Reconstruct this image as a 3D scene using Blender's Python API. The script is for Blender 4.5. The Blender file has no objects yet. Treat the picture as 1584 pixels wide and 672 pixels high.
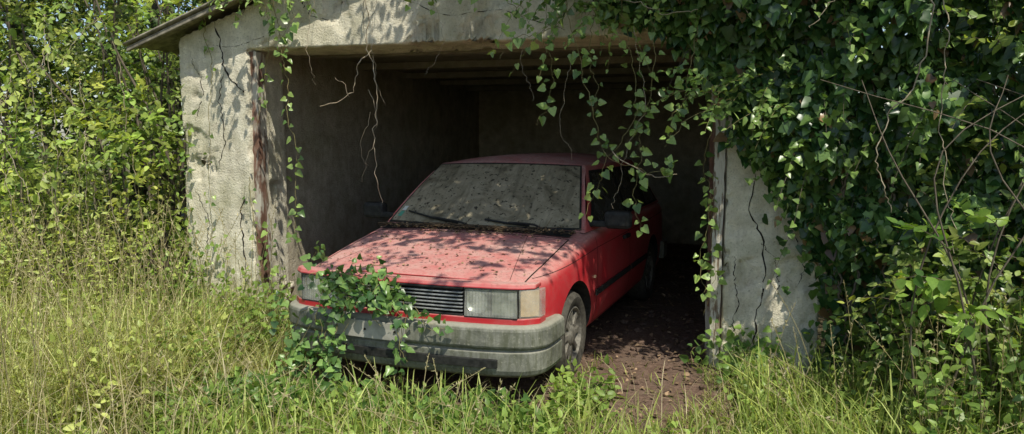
import bpy, bmesh, math, random
import numpy as np
from mathutils import Vector, Matrix, noise
from mathutils.bvhtree import BVHTree
random.seed(7)
rng = np.random.default_rng(11)
scene = bpy.context.scene
scene.view_settings.view_transform = 'Standard'
scene.view_settings.look = 'None'
scene.view_settings.exposure = 0
col = scene.collection

# ------------------------------------------------------------ node helpers
def new_mat(name):
    m = bpy.data.materials.new(name); m.use_nodes = True
    nt = m.node_tree; nt.nodes.clear()
    out = nt.nodes.new('ShaderNodeOutputMaterial')
    return m, nt, out
def N(nt, typ, **kw):
    n = nt.nodes.new(typ)
    for k, v in kw.items(): setattr(n, k, v)
    return n
def L(nt, a, b): nt.links.new(a, b)
def coords(nt, scale=(1,1,1), kind='Object'):
    tc = nt.nodes.new('ShaderNodeTexCoord'); mp = nt.nodes.new('ShaderNodeMapping')
    mp.inputs['Scale'].default_value = scale
    L(nt, tc.outputs[kind], mp.inputs['Vector']); return mp.outputs['Vector']
def noise_n(nt, vec, scale, detail=6, rough=.6, dist=0.):
    n = N(nt, 'ShaderNodeTexNoise'); n.inputs['Scale'].default_value = scale
    n.inputs['Detail'].default_value = detail; n.inputs['Roughness'].default_value = rough
    n.inputs['Distortion'].default_value = dist
    L(nt, vec, n.inputs['Vector']); return n.outputs['Fac']
def ramp(nt, fac, stops):
    r = nt.nodes.new('ShaderNodeValToRGB'); e = r.color_ramp.elements
    while len(e) < len(stops): e.new(.5)
    for i, (p, c) in enumerate(stops):
        e[i].position = p
        e[i].color = (c, c, c, 1) if not isinstance(c, tuple) else (*c, 1)
    L(nt, fac, r.inputs['Fac']); return r.outputs['Color']
def mix(nt, fac, a, b, mode='MIX'):
    m = nt.nodes.new('ShaderNodeMix'); m.data_type = 'RGBA'; m.blend_type = mode
    if isinstance(fac, (int, float)): m.inputs[0].default_value = fac
    else: L(nt, fac, m.inputs[0])
    for s, i in ((a, 6), (b, 7)):
        if isinstance(s, tuple): m.inputs[i].default_value = (*s, 1)
        else: L(nt, s, m.inputs[i])
    return m.outputs[2]
def math_n(nt, op, a, b=None):
    m = nt.nodes.new('ShaderNodeMath'); m.operation = op
    for s, i in ((a, 0), (b, 1)):
        if s is None: continue
        if isinstance(s, (int, float)): m.inputs[i].default_value = s
        else: L(nt, s, m.inputs[i])
    m.use_clamp = (op in ('MULTIPLY', 'ADD', 'SUBTRACT')); return m.outputs[0]
def principled(nt, out, base, rough=.7, metallic=0., spec=.5, bump=None, bstr=.3, bdist=.01):
    p = nt.nodes.new('ShaderNodeBsdfPrincipled')
    if isinstance(base, tuple): p.inputs['Base Color'].default_value = (*base, 1)
    else: L(nt, base, p.inputs['Base Color'])
    if isinstance(rough, (int, float)): p.inputs['Roughness'].default_value = rough
    else: L(nt, rough, p.inputs['Roughness'])
    p.inputs['Metallic'].default_value = metallic
    p.inputs['Specular IOR Level'].default_value = spec
    if bump is not None:
        b = nt.nodes.new('ShaderNodeBump'); b.inputs['Strength'].default_value = bstr
        b.inputs['Distance'].default_value = bdist
        L(nt, bump, b.inputs['Height']); L(nt, b.outputs[0], p.inputs['Normal'])
    if out is not None: L(nt, p.outputs[0], out.inputs['Surface'])
    return p

# ------------------------------------------------------------ materials
def leaf_mat(name, rough=.4, spec=.45, trans=.35, tint=(1.35, 1.5, .55)):
    m, nt, out = new_mat(name)
    a = N(nt, 'ShaderNodeAttribute', attribute_name='Col')
    v = coords(nt)
    nz = noise_n(nt, v, 60, 2)
    c = mix(nt, .35, a.outputs['Color'], ramp(nt, nz, [(.3, .6), (.7, 1.3)]), 'MULTIPLY')
    p = principled(nt, None, c, rough, 0, spec)
    t = nt.nodes.new('ShaderNodeBsdfTranslucent')
    L(nt, mix(nt, 1., c, tint, 'MULTIPLY'), t.inputs['Color'])
    ms = nt.nodes.new('ShaderNodeMixShader'); ms.inputs[0].default_value = trans
    L(nt, p.outputs[0], ms.inputs[1]); L(nt, t.outputs[0], ms.inputs[2])
    L(nt, ms.outputs[0], out.inputs['Surface'])
    return m
M_ivy = leaf_mat('ivy_leaf', .33, .55, .32, (1.3, 1.35, .6))
M_leaf = leaf_mat('bush_leaf', .42, .45, .45, (1.3, 1.3, .6))
M_grass = leaf_mat('grass_blade', .5, .35, .48, (1.25, 1.15, .75))
M_litter = leaf_mat('dead_leaf', .8, .2, .1, (1.2, 1, .8))
def bark_mat(name, a, b):
    m, nt, out = new_mat(name); v = coords(nt, (1, 1, .3))
    n = noise_n(nt, v, 45, 5)
    principled(nt, out, ramp(nt, n, [(.3, a), (.7, b)]), .85, 0, .2, n, .6, .01); return m
M_bark = bark_mat('bark', (.07, .055, .04), (.18, .15, .11))
M_twig = bark_mat('dry_twig', (.24, .19, .12), (.44, .38, .28))
M_stem = bark_mat('green_stem', (.14, .14, .045), (.28, .23, .11))

def concrete_mat(name, lo, hi, moss=.5, streak=.6, vst=.7):
    m, nt, out = new_mat(name)
    v = coords(nt); vs = coords(nt, (5, 5, vst))
    big = noise_n(nt, v, 1.6, 8, .65, .4); mid = noise_n(nt, v, 7, 8, .7); fine = noise_n(nt, v, 70, 4, .7)
    st = noise_n(nt, vs, 1.6, 6, .6, .5)
    c = ramp(nt, mid, [(.3, lo), (.68, hi)])
    c = mix(nt, math_n(nt, 'MULTIPLY', ramp(nt, st, [(.50, 0.), (.76, 1.)]), streak), c, (.19, .165, .11))
    c = mix(nt, math_n(nt, 'MULTIPLY', ramp(nt, big, [(.48, 0.), (.66, 1.)]), moss), c, (.25, .25, .12))
    c = mix(nt, math_n(nt, 'MULTIPLY', ramp(nt, fine, [(.55, 0.), (.71, 1.)]), .55), c, (.13, .115, .08))
    vo = N(nt, 'ShaderNodeTexVoronoi', feature='F1'); vo.inputs['Scale'].default_value = 30
    L(nt, v, vo.inputs['Vector'])
    lich = ramp(nt, vo.outputs['Distance'], [(.10, 1.), (.2, 0.)])
    c = mix(nt, math_n(nt, 'MULTIPLY', lich, ramp(nt, big, [(.35, .7), (.5, 0.)])), c, (.10, .10, .08))
    h = math_n(nt, 'ADD', math_n(nt, 'MULTIPLY', mid, .6), math_n(nt, 'MULTIPLY', fine, .4))
    principled(nt, out, c, .92, 0, .2, h, 1., .025); return m
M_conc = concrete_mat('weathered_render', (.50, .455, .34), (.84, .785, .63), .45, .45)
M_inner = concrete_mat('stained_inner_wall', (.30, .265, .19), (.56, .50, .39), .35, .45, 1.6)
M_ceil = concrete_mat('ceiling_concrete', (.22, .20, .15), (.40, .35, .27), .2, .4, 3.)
def simple(name, c, rough=.6, metallic=0., spec=.5, var=.5, sc=20, bstr=.2):
    m, nt, out = new_mat(name); v = coords(nt)
    n = noise_n(nt, v, sc, 6, .65)
    cc = mix(nt, ramp(nt, n, [(.35, 0.), (.7, 1.)]), tuple(x * (1 - var) for x in c), tuple(min(1, x * (1 + var)) for x in c))
    principled(nt, out, cc, rough, metallic, spec, n, bstr, .004); return m
M_crack = simple('crack_shadow', (.035, .03, .024), .95, 0, .1)
M_roof = simple('fibre_cement_roof', (.24, .215, .165), .9, 0, .2, .5, 12, .6)
m, nt, out = new_mat('peeling_wood'); v = coords(nt, (6, 6, 1.0))
n1 = noise_n(nt, v, 4, 8, .7, .5); n2 = noise_n(nt, coords(nt, (30, 30, 1.5)), 3, 4)
c = ramp(nt, n2, [(.3, (.12, .075, .05)), (.7, (.28, .22, .15))])
c = mix(nt, ramp(nt, n1, [(.44, 0.), (.50, 1.)]), c, (.52, .49, .41))
principled(nt, out, c, .85, 0, .2, n1, .8, .02); M_wood = m
m, nt, out = new_mat('rusty_frame'); v = coords(nt, (1, 1, .35)); n1 = noise_n(nt, v, 14, 8, .7); n2 = noise_n(nt, v, 5, 5, .6)
c = ramp(nt, n1, [(.35, (.10, .055, .035)), (.55, (.18, .10, .07)), (.7, (.30, .25, .20))])
c = mix(nt, ramp(nt, n2, [(.50, 0.), (.56, 1.)]), c, (.44, .41, .34))
principled(nt, out, c, .9, 0, .2, n1, .8, .01); M_rust = m
def ground_mat(name, a, b, c3):
    m, nt, out = new_mat(name); v = coords(nt)
    n1 = noise_n(nt, v, 2.2, 9, .7); n2 = noise_n(nt, v, 26, 6, .75)
    c = ramp(nt, n2, [(.3, a), (.68, b)])
    c = mix(nt, ramp(nt, n1, [(.45, 0.), (.65, 1.)]), c, c3)
    principled(nt, out, c, .95, 0, .15, n2, 1., .03); return m
M_soil = ground_mat('soil', (.055, .045, .025), (.15, .12, .07), (.07, .09, .03))
M_floor = ground_mat('earth_floor', (.10, .062, .045), (.26, .175, .13), (.18, .13, .10))

# car materials
m, nt, out = new_mat('dusty_red_paint')
v = coords(nt); g = N(nt, 'ShaderNodeNewGeometry'); sx = N(nt, 'ShaderNodeSeparateXYZ'); L(nt, g.outputs['Normal'], sx.inputs[0])
up = ramp(nt, sx.outputs['Z'], [(.25, .0), (.95, 1.)])
d1 = noise_n(nt, v, 3.2, 9, .72, .6); d2 = noise_n(nt, v, 60, 5, .75); d4 = noise_n(nt, v, 14, 7, .75, .8)
df = math_n(nt, 'MULTIPLY', up, ramp(nt, d1, [(.28, .55), (.72, 1.)]))
df = math_n(nt, 'MULTIPLY', df, ramp(nt, d4, [(.35, .65), (.6, 1.)]))
df = math_n(nt, 'ADD', df, math_n(nt, 'MULTIPLY', ramp(nt, d1, [(.40, .05), (.72, 1.)]), .26))
sp = math_n(nt, 'MULTIPLY', ramp(nt, d2, [(.53, 0.), (.67, 1.)]), math_n(nt, 'ADD', math_n(nt, 'MULTIPLY', up, .55), .20))
c = mix(nt, df, mix(nt, d1, (.50, .022, .030), (.36, .014, .022)), (.50, .30, .26))
c = mix(nt, sp, c, (.17, .095, .07))
principled(nt, out, c, ramp(nt, df, [(0., .28), (.6, .78)]), 0, .4, d2, .15, .003); M_paint = m
m, nt, out = new_mat('dusty_windscreen'); v = coords(nt); vs = coords(nt, (14, 1.5, 1.5))
d1 = noise_n(nt, v, 4.5, 9, .7, 1.2); d2 = noise_n(nt, v, 34, 4, .6, .4); d3 = noise_n(nt, vs, 2, 6, .6)
c = ramp(nt, d1, [(.3, (.065, .055, .035)), (.48, (.23, .20, .13)), (.72, (.36, .315, .215))])
c = mix(nt, ramp(nt, d2, [(.58, 0.), (.64, 1.)]), c, (.035, .03, .02))
c = mix(nt, math_n(nt, 'MULTIPLY', ramp(nt, d3, [(.5, 0.), (.62, 1.)]), .5), c, (.11, .095, .06))
principled(nt, out, c, ramp(nt, d1, [(.3, .3), (.55, .8)]), 0, .3, d2, .25, .002); M_screen = m
m, nt, out = new_mat('dusty_side_glass'); v = coords(nt); d1 = noise_n(nt, v, 6, 8, .7, 1)
principled(nt, out, ramp(nt, d1, [(.3, (.012, .013, .012)), (.75, (.07, .068, .055))]), ramp(nt, d1, [(.3, .08), (.7, .4)]), 0, .5); M_glass = m
M_black = simple('black_trim', (.024, .024, .022), .6, 0, .22, .5, 30)
M_rubber = simple('tyre_rubber', (.07, .064, .052), .85, 0, .2, .4, 30)
M_wheel = simple('dirty_steel_wheel', (.20, .185, .155), .65, .4, .4, .5, 25)
m, nt, out = new_mat('grimy_bumper'); v = coords(nt); vs = coords(nt, (12, 12, 2))
g = N(nt, 'ShaderNodeNewGeometry'); sx = N(nt, 'ShaderNodeSeparateXYZ'); L(nt, g.outputs['Normal'], sx.inputs[0])
up = ramp(nt, sx.outputs['Z'], [(.3, .0), (.9, .6)])
d1 = noise_n(nt, v, 6, 9, .75, .6); d2 = noise_n(nt, vs, 3, 5); d3 = noise_n(nt, v, 50, 4, .7)
c = ramp(nt, d1, [(.32, (.06, .063, .05)), (.68, (.25, .25, .205))])
c = mix(nt, math_n(nt, 'MULTIPLY', ramp(nt, d2, [(.42, 0.), (.66, 1.)]), .75), c, (.075, .08, .045))
c = mix(nt, ramp(nt, d3, [(.57, 0.), (.70, .7)]), c, (.30, .29, .23))
c = mix(nt, up, c, (.34, .325, .26))
principled(nt, out, c, .7, 0, .35, d1, .3, .004); M_bump = m
M_plate = simple('grimy_plate', (.33, .315, .27), .6, 0, .3, .3, 8)
M_refl = simple('lamp_reflector', (.80, .81, .77), .25, .7, .5, .15, 6)
M_slat = simple('grille_slat', (.34, .35, .34), .45, .3, .5, .35, 30)
M_amber = simple('hazed_indicator', (.66, .46, .28), .3, 0, .5, .2, 20)
M_redlamp = simple('red_tail_lens', (.3, .02, .015), .25, 0, .5, .2, 20)
M_stick_g = simple('sticker_green', (.10, .32, .22), .5, 0, .3, .1, 20)
M_stick_w = simple('sticker_white', (.6, .62, .55), .5, 0, .3, .1, 20)
m, nt, out = new_mat('hazy_lamp_lens'); v = coords(nt)
w = N(nt, 'ShaderNodeTexWave', bands_direction='X'); w.inputs['Scale'].default_value = 18; L(nt, v, w.inputs['Vector'])
d1 = noise_n(nt, v, 9, 6, .7)
tr = N(nt, 'ShaderNodeBsdfTransparent'); tr.inputs['Color'].default_value = (.92, .94, .90, 1)
p = principled(nt, None, ramp(nt, d1, [(.3, (.36, .36, .32)), (.7, (.66, .65, .59))]), .14, 0, .6, w.outputs['Fac'], .5, .004)
ms = nt.nodes.new('ShaderNodeMixShader'); L(nt, ramp(nt, d1, [(.3, .18), (.7, .42)]), ms.inputs[0])
L(nt, tr.outputs[0], ms.inputs[1]); L(nt, p.outputs[0], ms.inputs[2]); L(nt, ms.outputs[0], out.inputs['Surface']); M_lens = m

# ------------------------------------------------------------ object helpers
def empty(name, loc=(0, 0, 0), rz=0.):
    e = bpy.data.objects.new(name, None); col.objects.link(e); e.location = loc; e.rotation_euler = (0, 0, rz); return e
def obj_from(name, verts, faces, mat, parent=None, smooth=False, bevel=0., seg=2, recalc=True):
    me = bpy.data.meshes.new(name); me.from_pydata([tuple(v) for v in verts], [], faces); me.update()
    if recalc:
        bm = bmesh.new(); bm.from_mesh(me); bmesh.ops.recalc_face_normals(bm, faces=bm.faces); bm.to_mesh(me); bm.free()
    o = bpy.data.objects.new(name, me); col.objects.link(o)
    me.materials.append(mat)
    if smooth: me.polygons.foreach_set('use_smooth', [True] * len(me.polygons))
    if bevel > 0:
        b = o.modifiers.new('b', 'BEVEL'); b.width = bevel; b.segments = seg; b.limit_method = 'ANGLE'; b.angle_limit = .6
    if parent: o.parent = parent
    return o
def box(name, lo, hi, mat, parent=None, bevel=.0):
    x0, y0, z0 = lo; x1, y1, z1 = hi
    v = [(x0,y0,z0),(x1,y0,z0),(x1,y1,z0),(x0,y1,z0),(x0,y0,z1),(x1,y0,z1),(x1,y1,z1),(x0,y1,z1)]
    f = [(0,1,2,3),(4,5,6,7),(0,1,5,4),(1,2,6,5),(2,3,7,6),(3,0,4,7)]
    return obj_from(name, v, f, mat, parent, bevel=bevel)
def apply_mods(o):
    dg = bpy.context.evaluated_depsgraph_get(); dg.update()
    me = bpy.data.meshes.new_from_object(o.evaluated_get(dg)); o.modifiers.clear(); o.data = me
    return me

class Acc:
    def __init__(s): s.v=[]; s.f=[]; s.m=[]; s.c=[]; s.n=0
    def add(s, V, F, mat, C):
        V = np.asarray(V, np.float32).reshape(-1, 3); F = np.asarray(F, np.int64)
        s.v.append(V); s.f.append(F + s.n); s.m.append(np.full(len(F), mat)); s.c.append(np.asarray(C, np.float32).reshape(-1, 3)); s.n += len(V)
    def build(s, name, mats, parent=None):
        V = np.concatenate(s.v); C = np.concatenate(s.c)
        me = bpy.data.meshes.new(name)
        tot = np.concatenate([np.full(len(f), f.shape[1]) for f in s.f]); loops = np.concatenate([f.ravel() for f in s.f])
        start = np.concatenate([[0], np.cumsum(tot)[:-1]])
        me.vertices.add(len(V)); me.vertices.foreach_set('co', V.ravel())
        me.loops.add(len(loops)); me.loops.foreach_set('vertex_index', loops.astype(np.int32))
        me.polygons.add(len(tot)); me.polygons.foreach_set('loop_start', start.astype(np.int32))
        me.polygons.foreach_set('material_index', np.concatenate(s.m).astype(np.int32))
        me.update(calc_edges=True)
        ca = me.color_attributes.new(name='Col', type='FLOAT_COLOR', domain='POINT')
        ca.data.foreach_set('color', np.concatenate([C, np.ones((len(C), 1), np.float32)], 1).ravel())
        for mm in mats: me.materials.append(mm)
        o = bpy.data.objects.new(name, me); col.objects.link(o)
        if parent: o.parent = parent
        return o
def nrm(a): return a / np.maximum(np.linalg.norm(a, axis=-1, keepdims=True), 1e-6)
def tmpl(outline, centre, fold=.22, droop=.18):
    pts = [centre] + outline
    T = np.array([(x, y, fold * abs(x) - droop * y * y) for x, y in pts])
    n = len(outline); F = np.array([(0, 1 + i, 1 + (i + 1) % n) for i in range(n)])
    return T, F
IVY = tmpl([(0,.02),(.26,-.1),(.50,.16),(.38,.42),(.24,.70),(0,1),(-.24,.70),(-.38,.42),(-.50,.16),(-.26,-.1)], (0,.3))
OVAL = tmpl([(0,0),(.2,.12),(.31,.38),(.2,.72),(0,1),(-.2,.72),(-.31,.38),(-.2,.12)], (0,.42))
SLIM = tmpl([(0,0),(.15,.25),(.13,.6),(0,1),(-.13,.6),(-.15,.25)], (0,.4))
def leaves(acc, P, D, Nn, S, C, T=IVY, mat=0):
    n = len(P); D = nrm(D); X = nrm(np.cross(D, Nn)); Z = np.cross(X, D)
    tv, tf = T; cur = rng.uniform(.2, 2.0, (n, 1, 1))
    V = P[:, None] + S[:, None, None] * (tv[None, :, 0:1] * X[:, None] + tv[None, :, 1:2] * D[:, None] + tv[None, :, 2:3] * cur * Z[:, None])
    F = (tf[None] + (np.arange(n) * len(tv))[:, None, None]).reshape(-1, 3)
    acc.add(V, F, mat, np.repeat(C, len(tv), 0))
def tubes(acc, PL, R, mat=1, C=(.1,.1,.05), sides=3):
    PL = np.asarray(PL, float); n, m, _ = PL.shape
    T = nrm(np.gradient(PL, axis=1)); ref = np.array([.31, .52, .1]); A = nrm(np.cross(T, ref)); B = np.cross(T, A)
    R = np.broadcast_to(np.asarray(R, float), (n, m)); V = []
    for k in range(sides):
        a = 2 * math.pi * k / sides; V.append(PL + R[..., None] * (A * math.cos(a) + B * math.sin(a)))
    V = np.stack(V, 2)
    idx = np.arange(n * m * sides).reshape(n, m, sides); i0 = idx[:, :-1]; i1 = idx[:, 1:]
    F = np.stack([i0, np.roll(i0, -1, 2), np.roll(i1, -1, 2), i1], -1).reshape(-1, 4)
    acc.add(V, F, mat, np.tile(np.array(C), (n * m * sides, 1)))
def colvar(n, dark, light, spread=.25, bias=1.):
    t = rng.random((n, 1)) ** bias
    return (np.array(dark) * (1 - t) + np.array(light) * t) * rng.uniform(1 - spread, 1 + spread, (n, 1))
def sprigs(acc, O, Dir, Ln, nl, size, cd, cl, T=OVAL, droop=.3, stem_r=.0025, upw=.8, outv=None, bias=1.3, spread=1.):
    n = len(O); Dir = nrm(Dir); Ln = np.broadcast_to(Ln, (n,))
    base = rng.random((n, 1)); UP = np.array([0, 0, 1.])
    side0 = nrm(np.cross(Dir, nrm(UP + .6 * rng.normal(size=(n, 3)))))
    ts = np.linspace(0, 1, 5); PL = O[:, None] + Dir[:, None] * (Ln[:, None] * ts)[..., None] - UP * (droop * Ln[:, None] * ts ** 2)[..., None]
    tubes(acc, PL, np.linspace(stem_r, stem_r * .4, 5)[None], 1)
    for k in range(nl):
        t = (k + .6) / nl; sgn = 1 if k % 2 else -1
        pos = O + Dir * (Ln * t)[:, None] - UP * (droop * Ln * t * t)[:, None]
        D = Dir * .5 + sgn * side0 * spread + .35 * rng.normal(size=(n, 3)) - UP * .25
        if k == nl - 1: D = Dir + .2 * rng.normal(size=(n, 3)) - UP * .2
        Nn = UP * upw + .38 * rng.normal(size=(n, 3))
        if outv is not None: Nn = Nn + outv
        S = size * (1 - .35 * t) * rng.uniform(.6, 1.15, n)
        tt = np.clip(base * .6 + .4 * rng.random((n, 1)) ** bias + .15 * (t - .5), 0, 1)
        C = (np.array(cd) * (1 - tt) + np.array(cl) * tt) * rng.uniform(.8, 1.2, (n, 1))
        leaves(acc, pos, D, Nn, S, C, T)
def clumps(acc, cen, rad, nper, nl, size, ln, cd, cl, T=OVAL, droop=.35, outbias=(0, -.4, 0)):
    for c, r in zip(cen, rad):
        n = int(nper * (r / .45) ** 2); u = nrm(rng.normal(size=(n, 3))); rr = r * rng.uniform(.35, 1, n) ** .6
        O = np.array(c) + u * rr[:, None] * np.array([1.1, 1.1, .8])
        D = u * .8 + np.array([0, 0, .35]) + np.array(outbias) * .5 + .4 * rng.normal(size=(n, 3))
        k = rng.uniform(.5, 1.35); hue = np.array([rng.uniform(.85, 1.25), 1., rng.uniform(.8, 1.2)])
        sprigs(acc, O, D, rng.uniform(.5, 1.2, n) * ln, nl, size * rng.uniform(.75, 1.2), tuple(np.array(cd) * k * hue), tuple(np.array(cl) * k * hue), T, droop, outv=np.array(outbias))
def catmull(pts, n):
    pts = np.array(pts, float); P = np.vstack([2 * pts[0] - pts[1], pts, 2 * pts[-1] - pts[-2]]); out = []
    for s in np.linspace(0, len(pts) - 1 - 1e-6, n):
        i = int(s); t = s - i; a, b, c, d = P[i:i + 4]
        out.append(.5 * ((2 * b) + (c - a) * t + (2 * a - 5 * b + 4 * c - d) * t * t + (3 * b - a - 3 * c + d) * t ** 3))
    return np.array(out)
def vine(acc, pts, size=.07, gap=.045, cd=(.03,.07,.015), cl=(.11,.19,.04), r=.003, wig=.02, T=IVY, face=(0,-.8,.5), stem_mat=1, dens=1.):
    ln = sum(np.linalg.norm(np.array(a) - np.array(b)) for a, b in zip(pts[:-1], pts[1:]))
    m = max(8, int(ln / .03)); PL = catmull(pts, m); w = np.cumsum(rng.normal(size=(m, 3)), 0) * wig * .35
    w -= np.linspace(0, 1, m)[:, None] * w[-1]; PL = PL + w
    tubes(acc, PL[None], np.linspace(r, r * .5, m)[None], stem_mat, sides=4)
    nl = int(ln / gap * dens)
    if nl < 1: return
    ii = np.sort(rng.integers(0, m, nl)); tang = nrm(np.gradient(PL, axis=0))[ii]
    side = nrm(np.cross(tang, np.array([0, 1, .01]))) * np.where(np.arange(nl) % 2, 1, -1)[:, None]
    P = PL[ii] + side * rng.uniform(.005, .045, (nl, 1)) + np.array(face) * .015
    D = side * .8 + tang * .3 + .4 * rng.normal(size=(nl, 3)) + np.array([0, -.2, -.35])
    Nn = np.array(face) + .4 * rng.normal(size=(nl, 3))
    leaves(acc, P, D, Nn, size * rng.uniform(.45, 1.1, nl), colvar(nl, cd, cl), T)

# ------------------------------------------------------------ world + sun + camera
w = bpy.data.worlds.new('World'); scene.world = w; w.use_nodes = True
nt = w.node_tree; bg = nt.nodes['Background']
S = Vector((.34, -.42, .84)).normalized()
sk = nt.nodes.new('ShaderNodeTexSky'); sk.sky_type = 'NISHITA'; sk.sun_disc = False
sk.sun_elevation = math.asin(S.z); sk.sun_rotation = math.atan2(S.x, S.y)
L(nt, sk.outputs[0], bg.inputs[0]); bg.inputs[1].default_value = .15
ld = bpy.data.lights.new('sun', 'SUN'); ld.energy = 5; ld.angle = math.radians(.5); ld.color = (1, .95, .82)
sun = bpy.data.objects.new('sun', ld); col.objects.link(sun); sun.rotation_euler = S.to_track_quat('Z', 'Y').to_euler(); sun.location = (4, -4, 10)
cd_ = bpy.data.cameras.new('camera'); cam = bpy.data.objects.new('camera', cd_); col.objects.link(cam); scene.camera = cam
cd_.sensor_width = 36; cd_.lens = 26; cd_.clip_end = 400; cd_.clip_start = .05
cam.location = (0, -5.22, 1.6); cam.rotation_euler = (math.radians(90 - 6.04), 0, math.radians(15))

# ------------------------------------------------------------ ground
def grid(name, x0, x1, y0, y1, nx, ny, zf, mat):
    v = [(x0 + (x1 - x0) * i / nx, y0 + (y1 - y0) * j / ny) for j in range(ny + 1) for i in range(nx + 1)]
    v = [(x, y, zf(x, y)) for x, y in v]
    f = [(j * (nx + 1) + i, j * (nx + 1) + i + 1, (j + 1) * (nx + 1) + i + 1, (j + 1) * (nx + 1) + i) for j in range(ny) for i in range(nx)]
    return obj_from(name, v, f, mat, smooth=True, recalc=False)
grid('ground', -150, 150, -150, 150, 100, 100, lambda x, y: -.03 + .01 * noise.noise(Vector((x * .4, y * .4, 0))), M_soil)
grid('dirt_path', -3.62, .16, -1.4, 6.25, 90, 150, lambda x, y: .006 + .012 * noise.noise(Vector((x * 3, y * 3, 1))) + .006 * noise.noise(Vector((x * 12, y * 12, 1))) - (.05 if y < -1.3 else 0), M_floor)

# ------------------------------------------------------------ garage
G = empty('concrete_garage')
RX = -1.74
def roofz(x): return 2.42 + .35 * (2.47 - abs(x - RX))
vs, fs = [], []
def addbox(lo, hi):
    b = len(vs); x0, y0, z0 = lo; x1, y1, z1 = hi
    vs.extend([(x0,y0,z0),(x1,y0,z0),(x1,y1,z0),(x0,y1,z0),(x0,y0,z1),(x1,y0,z1),(x1,y1,z1),(x0,y1,z1)])
    fs.extend([tuple(b + i for i in q) for q in [(0,3,2,1),(4,5,6,7),(0,1,5,4),(1,2,6,5),(2,3,7,6),(3,0,4,7)]])
DW = .52
addbox((-4.21, 0, -.1), (-3.57, DW, 2.35)); addbox((.10, 0, -.1), (.73, DW, 2.35))
b = len(vs); prof = [(-4.21, 2.30), (.73, 2.30), (.73, roofz(.73)), (RX, roofz(RX)), (-4.21, roofz(-4.21))]
vs += [(x, 0, z) for x, z in prof] + [(x, DW, z) for x, z in prof]
fs += [tuple(b + i for i in range(5)), tuple(b + 9 - i for i in range(5))] + [(b + i, b + 5 + i, b + 5 + (i + 1) % 5, b + (i + 1) % 5) for i in range(5)]
fw = obj_from('front_wall', vs, fs, M_conc, G)
r = fw.modifiers.new('r', 'REMESH'); r.mode = 'VOXEL'; r.voxel_size = .022; r.use_smooth_shade = True
me = apply_mods(fw); me.materials.clear(); me.materials.append(M_conc)
for vv in me.vertices:
    p = vv.co; n_ = vv.normal
    a = noise.noise(p * 1.3) * .005 + noise.noise(p * 5) * .005 + noise.noise(p * 16) * .004
    chip = noise.noise(p * 2.3 + Vector((5, 2, 1))) + .4 * noise.noise(p * 9)
    if chip > .32: a -= .018
    if abs(n_.x) > .3 and abs(n_.y) > .3: a -= max(0, noise.noise(p * 7) - .15) * .05
    if abs(n_.z) > .3 and abs(n_.y) > .3 and n_.z < 0: a -= max(0, noise.noise(p * 4)) * .07
    vv.co = p + n_ * a
me.update()
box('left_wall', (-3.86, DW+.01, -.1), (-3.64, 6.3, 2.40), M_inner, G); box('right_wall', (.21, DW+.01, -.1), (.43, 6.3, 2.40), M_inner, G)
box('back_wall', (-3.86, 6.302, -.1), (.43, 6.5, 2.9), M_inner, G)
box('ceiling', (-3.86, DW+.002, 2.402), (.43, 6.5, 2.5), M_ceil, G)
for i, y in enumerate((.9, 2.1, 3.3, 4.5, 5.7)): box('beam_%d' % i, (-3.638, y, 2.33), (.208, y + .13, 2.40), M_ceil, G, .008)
for sgn, nm in ((-1, 'roof_sheet_west'), (1, 'roof_sheet_east')):
    nx = 14; n2 = 110; V = []; F = []
    for j in range(n2 + 1):
        y = -.22 + 6.9 * j / n2
        for i in range(nx + 1):
            d = 2.82 * i / nx; V.append((RX + sgn * d, y, roofz(RX + sgn * d) + .045 + .010 * math.sin(y * 42)))
    for j in range(n2):
        for i in range(nx): F.append((j*(nx+1)+i, j*(nx+1)+i+1, (j+1)*(nx+1)+i+1, (j+1)*(nx+1)+i))
    o = obj_from(nm, V, F, M_roof, G, smooth=True); s_ = o.modifiers.new('s', 'SOLIDIFY'); s_.thickness = .015; s_.offset = 1
    d = 2.80
    P = [(RX + sgn * .02, roofz(RX) - .02), (RX + sgn * d, roofz(RX + sgn * d) - .01), (RX + sgn * d, roofz(RX + sgn * d) + .025), (RX + sgn * .02, roofz(RX) + .025)]
    obj_from('barge_board', [(x, -.20, z) for x, z in P] + [(x, -.17, z) for x, z in P], [(0,1,2,3),(7,6,5,4),(0,4,5,1),(1,5,6,2),(2,6,7,3),(3,7,4,0)], M_roof, G, bevel=.004)
def rough_post(name, lo, hi, mat):
    o = box(name, lo, hi, mat, G); bm = bmesh.new(); bm.from_mesh(o.data)
    bmesh.ops.subdivide_edges(bm, edges=[e for e in bm.edges if abs(e.verts[0].co.z - e.verts[1].co.z) > .5], cuts=40, use_grid_fill=True)
    for v_ in bm.verts:
        v_.co.x += .008 * noise.noise(v_.co * 4) + .005 * noise.noise(v_.co * 17); v_.co.y += .006 * noise.noise(v_.co * 11 + Vector((3, 3, 3)))
    bm.to_mesh(o.data); bm.free(); return o
rough_post('door_jamb_wood', (-3.585, .03, 0), (-3.515, .11, 2.29), M_rust)
rough_post('door_jamb_board', (-3.585, .15, 0), (-3.54, .19, 2.29), M_wood)
rough_post('door_jamb_wood', (.025, -.01, 0), (.092, .13, 2.29), M_wood)
rough_post('door_jamb_board', (-.005, .14, 0), (.088, .22, 2.29), M_rust)
bvw = BVHTree.FromPolygons([v.co.copy() for v in fw.data.vertices], [tuple(p.vertices) for p in fw.data.polygons])
CV, CF = [], []
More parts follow.
